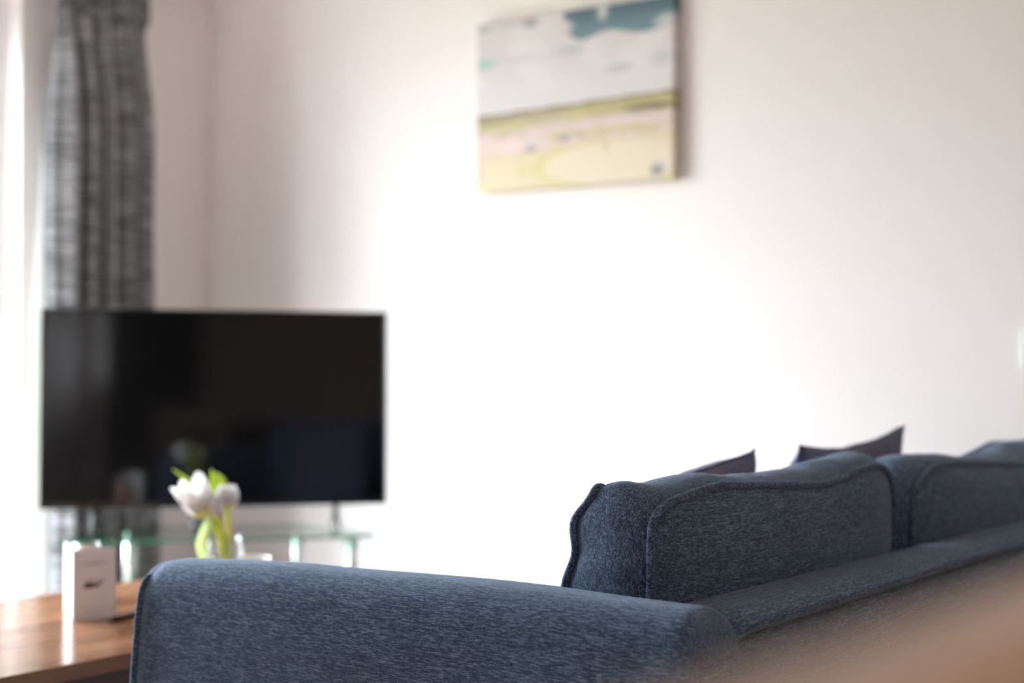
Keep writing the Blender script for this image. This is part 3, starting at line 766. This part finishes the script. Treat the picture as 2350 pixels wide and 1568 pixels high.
    f1, cr = flower('tulip', rel(476, 1186), rel(432, 1108, -0.02), 0.030, 0.62, 'largest white tulip in the vase, open and leaning left',
                    stem_pts=[rel(476, 1186), rel(500, 1215), rel(512, 1260), bot(0.010, 0.006)])
    f2, cr = flower('tulip', rel(522, 1172, 0.01), rel(526, 1117, 0.01), 0.0215, 0.12, 'closed white tulip at the right of the bunch',
                    stem_pts=[rel(522, 1172, 0.01), rel(528, 1215, 0.005), rel(522, 1262), bot(-0.004, -0.012)])
    f3, cr = flower('tulip', rel(508, 1196, -0.03), rel(492, 1150, -0.03), 0.0125, 0.10, 'slim closed tulip bud between the two white blooms',
                    stem_pts=[rel(508, 1196, -0.03), rel(515, 1225, -0.02), rel(530, 1270), bot(-0.012, 0.010)])
    def leaf(pts, w, mat, label_parent, twist=0.0):
        P = cr([p - label_parent_loc(label_parent) for p in pts]); bm = bmesh.new(); rows = []
        n = len(P)
        for i, p in enumerate(P):
            tt = (P[min(i + 1, n - 1)] - P[max(i - 1, 0)]).normalized()
            view = (VD * -1)
            sd = tt.cross(view).normalized(); up = sd.cross(tt)
            sdr = sd * math.cos(twist) + up * math.sin(twist)
            s = i / (n - 1); ww = w * math.sin(math.pi * (0.10 + 0.895 * s)) ** 0.7
            rows.append([p + sdr * (ww * q) + up * (0.5 * ww * q * q) for q in (-1, -0.5, 0, 0.5, 1)])
        loft(bm, rows, closed_ring=False, cap=False)
        o = from_bm('leaf', bm, mat, label_parent, smooth=True)
        so = o.modifiers.new('thickness', 'SOLIDIFY'); so.thickness = 0.0012
    def label_parent_loc(p): return Vector(p.location) - vase_p
    pale = leafy('pale_leaf_underside', srgb(234, 242, 224), srgb(230, 242, 190), 0.5)
    leaf([rel(500, 1230), rel(470, 1155), rel(440, 1112), rel(398, 1081)], 0.0095, leafm, f1, 0.75)
    leaf([rel(512, 1250, .02), rel(498, 1180, .03), rel(496, 1130, .03), rel(488, 1080, .02)], 0.0105, leafm, f2, 0.3)
    leaf([rel(505, 1180, .03), rel(510, 1140, .03), rel(512, 1112, .035), rel(496, 1090, .045)], 0.0130, leafm, f3, 0.2)
    leaf([bot(-0.012, -0.004), rel(470, 1270, -.01), rel(471, 1240, -.02), rel(480, 1208, -.02), rel(491, 1186, -.015)], 0.0115, pale, f1, 0.0)
    leaf([bot(0.004, 0.008), rel(520, 1262, -.01), rel(505, 1215, -.01), rel(492, 1170, -.005)], 0.0085, leafm, f2, 0.8)
tulips()
# saucer-like white dish right of the vase
dp = at(575, 3.02)
dish = lathe('white_dish', [(0.001, 0.0), (0.024, 0.0), (0.026, 0.003), (0.034, 0.078), (0.035, 0.082), (0.032, 0.081), (0.024, 0.006), (0.001, 0.004)], plain('white_china', srgb(238, 232, 228), 0.25), None, 40, loc=(dp.x - 0.005, dp.y + 0.02, TBZ))
tag(dish, 'small white china bowl on the coffee table right of the vase', 'bowl')

# ---------------------------------------------------------------- sofa
SX0, SX1 = -1.640, -0.776          # front and back of the sofa
SY0, SY1 = 1.355, 3.27             # near and far outside of the arms
AW = 0.112                         # arm width
AZ = 0.666                         # arm and back height
sofa = thing('sofa', 'blue grey marl fabric sofa seen from behind, with piped back cushions', 'sofa', ((SX0 + SX1) / 2, (SY0 + SY1) / 2, 0))
SO = Vector(sofa.location)
def S(x, y, z): return Vector((x, y, z)) - SO
def arm_profile(grow=0.0, zt=AZ, ro=0.050, ri=0.034, zb=0.13):
    """outline in (y, z), y from the outside (0) to the inside (AW)"""
    P = []
    y0, y1 = -grow, AW + grow; zt = zt + grow
    for z in (zb, 0.25, 0.35, 0.45, 0.53, 0.57, 0.60): P.append((y0 - 0.004 * math.sin(math.pi * (z - zb) / (zt - zb)), z))
    for k in range(1, 11):
        a = math.pi - (math.pi / 2) * k / 10; P.append((y0 + ro + ro * math.cos(a), zt - ro + ro * math.sin(a)))
    for k in range(0, 9):
        a = math.pi / 2 - (math.pi / 2) * k / 8; P.append((y1 - ri + ri * math.cos(a), zt - ri + ri * math.sin(a)))
    for z in (0.60, 0.5, 0.4, 0.25, zb): P.append((y1, z))
    return P
def make_arm(near=True):
    yb = SY0 if near else SY1
    sg = 1 if near else -1
    def fx(z): return SX0 - 0.085 * max(0, AZ - 0.03 - z)       # the front leans out towards the floor
    prof = arm_profile()
    bm = bmesh.new(); rings = []
    N = 60; rb = 0.028
    XT = [(-1.66, -0.011), (-1.60, -0.006), (-1.40, 0.004), (-1.20, 0.008), (-1.0, 0.012), (-0.776, 0.010)]
    for i in range(N + 1):
        s = i / N
        xs_end = SX1 + 0.002
        ring = []
        for (y, z) in prof:
            x = fx(z) + (xs_end - fx(z)) * (1 - (1 - s) ** 1.6 if s > .5 else s * (1 - (.5) ** 1.6) / .5)
            d = xs_end - x
            zz = z
            if d < rb and z > AZ - 0.10:
                lim = AZ - rb + math.sqrt(max(0, rb * rb - (rb - d) ** 2))
                k = (z - (AZ - 0.10)) / 0.10
                zz = (AZ - 0.10) + k * (lim - (AZ - 0.10)) if True else z
            puff = 0.0025 * noise.noise(Vector((x * 5, y * 8, z * 7)))
            sag = 0.0
            for (xa, za), (xb_, zb_) in zip(XT[:-1], XT[1:]):
                if xa <= x <= xb_ + 0.01: sag = za + (zb_ - za) * clamp((x - xa) / (xb_ - xa))
            sag *= sst(0.52, 0.62, z)
            ring.append(S(x, yb + sg * (y + puff * 0.6), zz + sag + (puff if z > .55 else 0)))
        rings.append(ring)
    loft(bm, rings); arm = from_bm('arm', bm, fab_x, sofa, smooth=True)
    # front panel and welt
    bm = bmesh.new(); rings = []
    pr = [(y, z - 0.012 * sst(0.52, 0.62, z)) for y, z in arm_profile(0.0)]
    cy, cz = AW / 2, 0.42
    for dx, kk in ((0.004, 1.0), (-0.006, 1.0), (-0.014, 0.975), (-0.018, 0.90), (-0.020, 0.6), (-0.021, 0.2)):
        rings.append([S(fx(z) + dx, yb + sg * (cy + (y - cy) * kk), cz + (z - cz) * (1 - (1 - kk) * 0.25)) for y, z in pr])
    loft(bm, rings); from_bm('arm_front_panel', bm, fab_z, sofa, smooth=True)
    pp = [(y, z - 0.013 * sst(0.52, 0.62, z) - 0.012 * sst(AZ - 0.022, AZ + 0.001, z)) for y, z in arm_profile(0.002)]
    tube('piping', [S(fx(z) - 0.006, yb + sg * y, z) for y, z in pp], 0.0040, fab_pipe, sofa, 8)
make_arm(True); make_arm(False)

# back rail: padded roll on top of the back frame, between the arms
IY0, IY1 = SY0 + AW, SY1 - AW
SEAM = 0.643
def back_rail():
    prof = []     # (x, z)
    xo, xi = SX1 + 0.004, SX1 - 0.115
    ro, ri = 0.036, 0.04
    prof.append((xo - 0.014, SEAM - 0.012)); prof.append((xo - 0.009, SEAM - 0.001)); prof.append((xo - 0.002, SEAM + 0.002)); prof.append((xo, SEAM + 0.006))
    for k in range(0, 9):
        a = (math.pi / 2) * k / 8; prof.append((xo - ro + ro * math.cos(a), AZ - 0.026 + 0.026 * math.sin(a) + 0.001))
    for k in range(1, 9):
        a = math.pi / 2 + (math.pi / 2) * k / 8; prof.append((xi + ri + ri * math.cos(a), AZ - ri + ri * math.sin(a)))
    prof += [(xi, 0.5), (xi, 0.35), (xo - 0.03, 0.35), (xo - 0.02, 0.5)]
    rings = []; N = 90
    for i in range(N + 1):
        y = IY0 - 0.006 + (IY1 - IY0 + 0.012) * i / N
        e = min(y - IY0, IY1 - y)
        drop = 0.010 * math.exp(-max(0, e) / 0.010)      # tucks in where it meets the arm
        rings.append([S(x + 0.0015 * noise.noise(Vector((x * 6, y * 5, z * 6))) - drop * 0.4 * (x > SX1 - .02), y,
                        z - (drop if z > 0.6 else 0) + ((0.003 * noise.noise(Vector((y * 4, 2, 1))) - 0.001 - 0.007 * clamp((y - 1.5) / 1.2)) if z > .655 else 0)) for x, z in prof])
    bm = bmesh.new(); loft(bm, rings); from_bm('back_rail', bm, fab_y, sofa, smooth=True)
back_rail()
# outside back panel, stretched below the seam
bm = bmesh.new(); rows = []
for j in range(25):
    z = 0.12 + (SEAM - 0.12) * j / 24
    rows.append([S(SX1 - 0.010 + 0.013 * min(1, (SEAM - z) / 0.012) ** .5 * min(1, max(0.0, min(y - SY0, SY1 - y)) / 0.012 + .12) ** .5, y, z) for y in [SY0 + 0.001 + (SY1 - SY0 - 0.002) * i / 120 for i in range(121)]])
loft(bm, rows, closed_ring=False, cap=False)
o = from_bm('back_panel', bm, fab_y, sofa, smooth=True)
so = o.modifiers.new('thickness', 'SOLIDIFY'); so.thickness = 0.02; so.offset = -1
# base, feet, seat cushions
box('base', SX0 + 0.02 - SO.x, SX1 - 0.03 - SO.x, IY0 - 0.01 - SO.y, IY1 + 0.01 - SO.y, 0.10, 0.26, fab_y, sofa, bevel=0.015, seg=3)
foot_m = wood('dark_wood_foot', srgb(50, 34, 26), srgb(62, 42, 32), srgb(74, 52, 40), 0.4, axis=2)
for x in (SX0 + 0.04, SX1 - 0.06):
    for y in (SY0 + 0.055, SY1 - 0.055):
        f = lathe('foot', [(0.018, 0.0), (0.020, 0.002), (0.028, 0.125), (0.027, 0.130)], foot_m, sofa, 20, loc=(x - SO.x, y - SO.y, 0))

def cushion_body(name, out_b, out_f, centre_b, centre_f, bulge_b, bulge_f, side_bulge, mats, parent, off, crease=0.003, pipe=0.005, ns=8, rings_n=9):
    """boxed cushion between a back outline and a front outline (lists of points, same count), piped on both edges.
    mats: (panel, boxing, piping)"""
    n = len(out_b); nb = (centre_b - centre_f).normalized()
    bm = bmesh.new(); rows = []
    mid = (centre_b + centre_f) / 2
    def panel(outl, cen, nrm, bul, rev):
        vr = []
        for r in range(rings_n):
            k = 1 - (r / rings_n) ** 1.0
            ring = []
            for p in outl:
                d = p - cen; q = cen + d * k
                # flatness: fast rise near the seam
                h = bul * (1 - k ** 3.0) ** 0.62
                w = crease * 0.8 * noise.fractal(Vector((q.y * 7, q.z * 10, q.x)), 1, 2, 3) * min(1, (1 - k) * 5)
                ring.append(q + nrm * (h + w))
            vr.append(ring)
        return vr
    back = panel(out_b, centre_b, nb, bulge_b, False)
    front = panel(out_f, centre_f, -nb, bulge_f, True)
    box_rows = []
    for j in range(1, ns):
        s = j / ns; row = []
        for k_, (pb, pf) in enumerate(zip(out_b, out_f)):
            p = pb + (pf - pb) * s
            d = p - mid; d = d - nb * d.dot(nb); d.normalize()
            tg = out_b[(k_ + 3) % n] - out_b[k_ - 3]; tg = tg - nb * tg.dot(nb)
            nn_ = tg.cross(nb).normalized()
            if nn_.dot(d) < 0: nn_ = -nn_
            d = nn_
            amt = side_bulge(d, p) * math.sin(math.pi * s) ** 0.6
            cr_ = crease * 1.3 * noise.fractal(Vector((p.x * 14, p.y * 14, p.z * 9 + 4)), 1, 2, 3) * math.sin(math.pi * s)
            row.append(p + d * (amt + cr_))
        box_rows.append(row)
    allr = list(reversed(back)) + box_rows + front
    vr = [[bm.verts.new(p - off) for p in r] for r in allr]
    nbk = len(back)
    for ri in range(len(vr) - 1):
        mi = 0 if (ri < nbk - 1 or ri >= nbk - 1 + len(box_rows) + 1) else 1
        for k in range(n):
            f = bm.faces.new((vr[ri][k], vr[ri][(k + 1) % n], vr[ri + 1][(k + 1) % n], vr[ri + 1][k])); f.material_index = mi
    f = bm.faces.new(vr[0]); f.material_index = 0
    f = bm.faces.new(vr[-1]); f.material_index = 0
    body = from_bm(name, bm, [mats[0], mats[1]], parent, smooth=True)
    for outl, nn in ((out_b, nb), (out_f, -nb)):
        pts = []
        for p in outl:
            d = (p - mid); d = d - nb * d.dot(nb); d.normalize()
            pts.append(p + d * (pipe * 0.55) + nn * (pipe * 0.3) - off)
        bm2 = bmesh.new(); add_tube(bm2, pts, pipe, 8, closed=True)
        from_bm('piping', bm2, mats[2], body, smooth=True)
    return body

def catmull(pts, per):
    out = []; n = len(pts)
    for i in range(n):
        p0_, p1_, p2_, p3_ = pts[i - 1], pts[i], pts[(i + 1) % n], pts[(i + 2) % n]
        for k in range(per):
            t_ = k / per
            out.append(tuple(0.5 * ((2 * b_) + (-a_ + c_) * t_ + (2 * a_ - 5 * b_ + 4 * c_ - d_) * t_ ** 2 + (-a_ + 3 * b_ - 3 * c_ + d_) * t_ ** 3) for a_, b_, c_, d_ in zip(p0_, p1_, p2_, p3_)))
    return out
SEATZ = 0.385
def back_cushion(bk, ft, xb, xf, up_b=0.021, crown=((1.40, -.006), (1.47, -.010), (1.54, -.005), (1.64, -.002), (1.74, -.011), (1.86, -.005), (1.98, -.002), (2.08, -.006), (2.2, -.008))):
    """bk, ft: closed outlines (y, drop) of the back and front seams; drop is measured down from eye level"""
    B = [Vector((xb(y, ZC - d) if callable(xb) else xb, y, ZC - d)) for y, d in catmull(bk, 6)]
    F = [Vector((xf(y, ZC - d), y, ZC - d)) for y, d in catmull(ft, 6)]
    cb = sum(B, Vector()) / len(B); cf = sum(F, Vector()) / len(F)
    def sb(d, p):
        up = clamp(d.z); side = abs(d.y)
        far = 0.030 if d.y > 0 or p.y > 2.2 else 0.012
        extra = 0.0
        if d.z > 0:
            for (ya, ea), (yb, eb) in zip(crown[:-1], crown[1:]):
                if ya <= p.y <= yb: extra = ea + (eb - ea) * sst(ya, yb, p.y)
        return (up_b + extra) * up ** 2 + far * side + (0.0 if d.z > 0 else 0.004)
    return cushion_body('back_cushion', B, F, cb, cf, 0.022, 0.015, sb, (fab_y, fab_z, fab_pipe), sofa, SO)
# first back cushion; outline points run up the near side, over the top, down the far side
bk1 = [(1.473, .50), (1.462, .42), (1.459, .34), (1.461, .27), (1.461, .215), (1.468, .188), (1.499, .173), (1.545, .1665), (1.618, .1605), (1.670, .1635), (1.74, .168), (1.81, .1735), (1.88, .178), (1.93, .1785),
       (1.99, .1735), (2.05, .166), (2.100, .1635), (2.135, .171), (2.160, .192), (2.170, .225), (2.170, .27), (2.164, .32), (2.165, .40), (2.155, .50), (2.05, .515), (1.90, .515), (1.74, .515), (1.58, .515)]
ft1 = [(1.478, .50), (1.472, .42), (1.471, .34), (1.474, .27), (1.470, .215), (1.470, .180), (1.480, .1575), (1.530, .172), (1.618, .174), (1.670, .176), (1.74, .170), (1.81, .172), (1.88, .174), (1.93, .175),
       (1.99, .172), (2.05, .168), (2.115, .160), (2.150, .170), (2.170, .192), (2.178, .225), (2.176, .27), (2.172, .32), (2.165, .40), (2.155, .50), (2.05, .515), (1.90, .515), (1.74, .515), (1.58, .515)]
XB = -0.885
def xb_f(y, z): return XB - 0.010 * math.sin(clamp((z - 0.43) / 0.35) * math.pi) * 0 + 0.004 * math.sin(z * 60) * 0
def xf1(y, z):
    d = ZC - z
    base = -1.012 + 0.030 * sst(0.30, 0.15, d) if False else -1.012 + 0.034 * (1 - sst(0.15, 0.30, d))
    if d < 0.22 and y < 1.50: base += 0.012 * (1 - sst(.155, .20, d))
    # soft kink of the near edge
    base += -0.007 * math.exp(-((d - 0.20) / 0.02) ** 2) + 0.006 * math.exp(-((d - 0.24) / 0.02) ** 2)
    return base
back_cushion(bk1, ft1, xb_f, xf1)
def shift(outl, y0, y1, n0=1.459, n1=2.184, dd=0.0):
    return [(y0 + (y - n0) / (n1 - n0) * (y1 - y0), d + dd) for y, d in outl]
bk2_ = [(2.262, .50), (2.255, .42), (2.253, .34), (2.252, .29), (2.254, .245), (2.266, .213), (2.296, .190), (2.345, .178), (2.41, .1765), (2.48, .180), (2.56, .185), (2.64, .1865), (2.70, .184), (2.76, .177),
       (2.82, .168), (2.89, .163), (2.94, .166), (2.968, .176), (2.982, .195), (2.990, .225), (2.990, .27), (2.985, .32), (2.980, .40), (2.970, .50), (2.86, .515), (2.70, .515), (2.54, .515), (2.38, .515)]
def stretch(P): return [(y if y < 2.35 else 2.35 + (y - 2.35) * 0.775 / 0.64, d) for y, d in P]
bk2 = stretch(bk2_[:7]) + [(2.345, .178), (2.41, .1765), (2.50, .181), (2.60, .187), (2.68, .193), (2.76, .198), (2.84, .201), (2.92, .200), (3.00, .196), (3.06, .194)] + stretch(bk2_[17:])
ft2 = stretch(bk2_[:6]) + [(2.30, .180), (2.345, .176), (2.41, .180), (2.50, .190), (2.60, .202), (2.68, .202), (2.76, .191), (2.84, .179), (2.905, .170), (2.97, .172), (3.05, .178)] + stretch(bk2_[17:])
back_cushion(bk2, ft2, xb_f, lambda y, z: -1.012 + 0.034 * (1 - sst(0.15, 0.30, ZC - z)), up_b=0.016, crown=((2.0, .0), (2.45, .0), (2.6, .0), (2.75, 0.0), (3.3, 0.0)))
# seat cushions (hidden behind the arm in the photo, seen from the side)
for y0, y1 in ((IY0 + 0.004, (IY0 + IY1) / 2 - 0.003), ((IY0 + IY1) / 2 + 0.003, IY1 - 0.004)):
    x0, x1 = SX0 - 0.02, -0.90
    P = []
    r = 0.03
    for cx_, cy_, a0 in ((x1 - r, y1 - r, 0), (x0 + r, y1 - r, 90), (x0 + r, y0 + r, 180), (x1 - r, y0 + r, 270)):
        for k in range(7):
            a = R(a0 + 90 * k / 6); P.append((cx_ + r * math.cos(a), cy_ + r * math.sin(a)))
    def dens(P):
        out = []
        for i in range(len(P)):
            a, b_ = Vector(P[i]), Vector(P[(i + 1) % len(P)]); m_ = max(1, int((b_ - a).length / 0.03))
            for k in range(m_): out.append(a + (b_ - a) * k / m_)
        return out
    D = dens(P)
    T = [Vector((p.x, p.y, SEATZ - 0.012)) for p in D]; Bt = [Vector((p.x, p.y, 0.265)) for p in D]
    cushion_body('seat_cushion', T, Bt, sum(T, Vector()) / len(T), sum(Bt, Vector()) / len(Bt), 0.016, 0.0, lambda d, p: 0.008, (fab_y, fab_y, fab_pipe), sofa, SO, crease=0.002)

# ---------------------------------------------------------------- scatter cushions
def plaid_mat():
    m, nt, b = new_mat('muted_tweed_check_cloth'); N = nt.nodes.new; L = nt.links.new
    tc = N('ShaderNodeTexCoord')
    def nz(s, d=2):
        mp = N('ShaderNodeMapping'); mp.inputs['Scale'].default_value = s
        no = N('ShaderNodeTexNoise'); no.inputs['Scale'].default_value = 1; no.inputs['Detail'].default_value = d
        L(tc.outputs['Object'], mp.inputs['Vector']); L(mp.outputs[0], no.inputs['Vector']); return no.outputs['Fac']
    sx = N('ShaderNodeSeparateXYZ'); L(tc.outputs['Object'], sx.inputs[0])
    def stripes(o, f, ph, lo):
        w = N('ShaderNodeMath'); w.operation = 'MULTIPLY_ADD'; w.inputs[1].default_value = f; w.inputs[2].default_value = ph; L(o, w.inputs[0])
        s = N('ShaderNodeMath'); s.operation = 'SINE'; L(w.outputs[0], s.inputs[0])
        r = N('ShaderNodeMapRange'); r.inputs[1].default_value = lo; r.inputs[2].default_value = lo + 0.35; L(s.outputs[0], r.inputs[0]); return r.outputs[0]
    v1 = stripes(sx.outputs['X'], 95, 0.4, 0.1); v2 = stripes(sx.outputs['Y'], 95, 1.0, 0.1)
    v3 = stripes(sx.outputs['X'], 190, 1.4, 0.75)
    def mix(a, c2, f, k=1.0):
        mx = N('ShaderNodeMixRGB'); mu = N('ShaderNodeMath'); mu.operation = 'MULTIPLY'; mu.inputs[1].default_value = k
        L(f, mu.inputs[0]); L(mu.outputs[0], mx.inputs[0])
        if isinstance(a, tuple): mx.inputs[1].default_value = a
        else: L(a, mx.inputs[1])
        mx.inputs[2].default_value = c2; return mx.outputs[0]
    c = mix(srgb(100, 102, 130), srgb(118, 106, 116), v1, 0.8)
    c = mix(c, srgb(92, 104, 142), v2, 0.5)
    c = mix(c, srgb(134, 120, 124), v3, 0.3)
    g = nz((500, 500, 500), 2)
    mr = N('ShaderNodeMapRange'); mr.inputs[1].default_value = 0.35; mr.inputs[2].default_value = 0.65; mr.inputs[3].default_value = 0.6; mr.inputs[4].default_value = 1.35; L(g, mr.inputs[0])
    m4 = N('ShaderNodeMixRGB'); m4.blend_type = 'MULTIPLY'; m4.inputs[0].default_value = 1.0; L(c, m4.inputs[1]); L(mr.outputs[0], m4.inputs[2])
    L(m4.outputs[0], b.inputs['Base Color']); b.inputs['Roughness'].default_value = 0.9; b.inputs['Sheen Weight'].default_value = 0.15
    b.inputs['Specular IOR Level'].default_value = 0.15
    return m
plaid = plaid_mat()
def scatter(label, centre, size, tilt_back, roll, mat, thick=0.065, horn=0.16, seed=0, yaw=0.0, piping=False, group='scatter cushions on the sofa'):
    """square cushion; local X runs along the sofa, local Y is its height, Z its thickness"""
    t = thing('scatter_cushion', label, 'cushion', centre, 0, group)
    t.rotation_euler = Matrix((Vector((0, 1, 0)), Vector((0, 0, 1)), Vector((1, 0, 0)))).transposed().to_euler()
    M = Matrix((Vector((0, 1, 0)), Vector((0, 0, 1)), Vector((1, 0, 0)))).transposed()   # X->Y, Y->Z, Z->X
    M = Matrix.Rotation(yaw, 3, 'Z') @ Matrix.Rotation(tilt_back, 3, 'Y') @ M @ Matrix.Rotation(roll, 3, 'Z')
    t.rotation_euler = M.to_euler()
    n = 44; h = size / 2
    bm = bmesh.new()
    def pos(i, j, side):
        u = -1 + 2 * i / n; v = -1 + 2 * j / n
        px_ = h * u * (1 + 0.035 * (1 - v * v)); py_ = h * v * (1 - horn * (1 - u * u))
        e = (1 - u ** 4) * (1 - v ** 4)
        z = side * thick * (e ** 0.55) * (0.92 + 0.10 * noise.noise(Vector((u * 1.7 + seed, v * 1.7, side))))
        z += 0.006 * noise.fractal(Vector((u * 3 + seed, v * 3, 2)), 1, 2, 2) * (1 - e) 
        return Vector((px_, py_, z))
    G = {}
    for s in (1, -1):
        for i in range(n + 1):
            for j in range(n + 1):
                edge = i in (0, n) or j in (0, n)
                if s == -1 and edge: G[(s, i, j)] = G[(1, i, j)]
                else: G[(s, i, j)] = bm.verts.new(pos(i, j, s))
        for i in range(n):
            for j in range(n):
                q = [G[(s, i, j)], G[(s, i + 1, j)], G[(s, i + 1, j + 1)], G[(s, i, j + 1)]]
                if s == -1: q.reverse()
                try: bm.faces.new(q)
                except ValueError: pass
    body = from_bm('cover', bm, mat, t, smooth=True)
    per = [(i, 0) for i in range(n)] + [(n, j) for j in range(n)] + [(n - i, n) for i in range(n)] + [(0, n - j) for j in range(n)]
    pts = [pos(i, j, 0) for i, j in per]
    tube('seam', pts, 0.0045 if piping else 0.0016, fab_pipe if piping else mat, t, 6, closed=True)
    return t
scatter('checked scatter cushion on the sofa, drooping to the left, only one corner showing', (-1.136, 1.892, 0.597), 0.40, R(18), R(6), plaid, thick=0.06, horn=0.05, seed=1)
scatter('checked scatter cushion on the sofa with both upper corners showing above the back cushion', (-1.152, 2.50, 0.602), 0.44, R(18), R(2.5), plaid, thick=0.05, horn=0.10, seed=4)

# ---------------------------------------------------------------- chair in the near foreground
chw = wood('tan_stained_beech', srgb(156, 133, 121), srgb(164, 141, 129), srgb(172, 149, 137), 0.45, axis=1)
def near_chair():
    cx_, cy_ = 0.125, 0.235
    t = thing('dining_chair', 'tan wooden dining chair very close to the camera, blurred across the lower right corner', 'chair', (cx_, cy_, 0))
    bx0, bx1 = -0.120, -0.088
    def B(name, x0, x1, y0, y1, z0, z1, bv=0.004): return box(name, x0 - cx_, x1 - cx_, y0 - cy_, y1 - cy_, z0, z1, chw, t, bevel=bv)
    B('top_rail', bx0, bx1, 0.010, 0.50, 0.812, 0.896, 0.006)
    for y in (0.010, 0.470): B('back_post', bx0, bx1, y, y + 0.030, 0.0, 0.812)
    for i in range(6): B('back_slat', bx0 + 0.008, bx1 - 0.008, 0.076 + i * 0.066, 0.098 + i * 0.066, 0.52, 0.812, 0.002)
    B('lower_rail', bx0 + 0.003, bx1 - 0.003, 0.040, 0.470, 0.485, 0.52)
    B('seat', bx1, bx1 + 0.40, 0.0, 0.51, 0.43, 0.455, 0.008)
    for y in (0.015, 0.46): B('front_leg', bx1 + 0.34, bx1 + 0.375, y, y + 0.035, 0.0, 0.43)
    for y in (0.02, 0.47): B('side_rail', bx1, bx1 + 0.34, y, y + 0.02, 0.37, 0.43, 0.002)
near_chair()
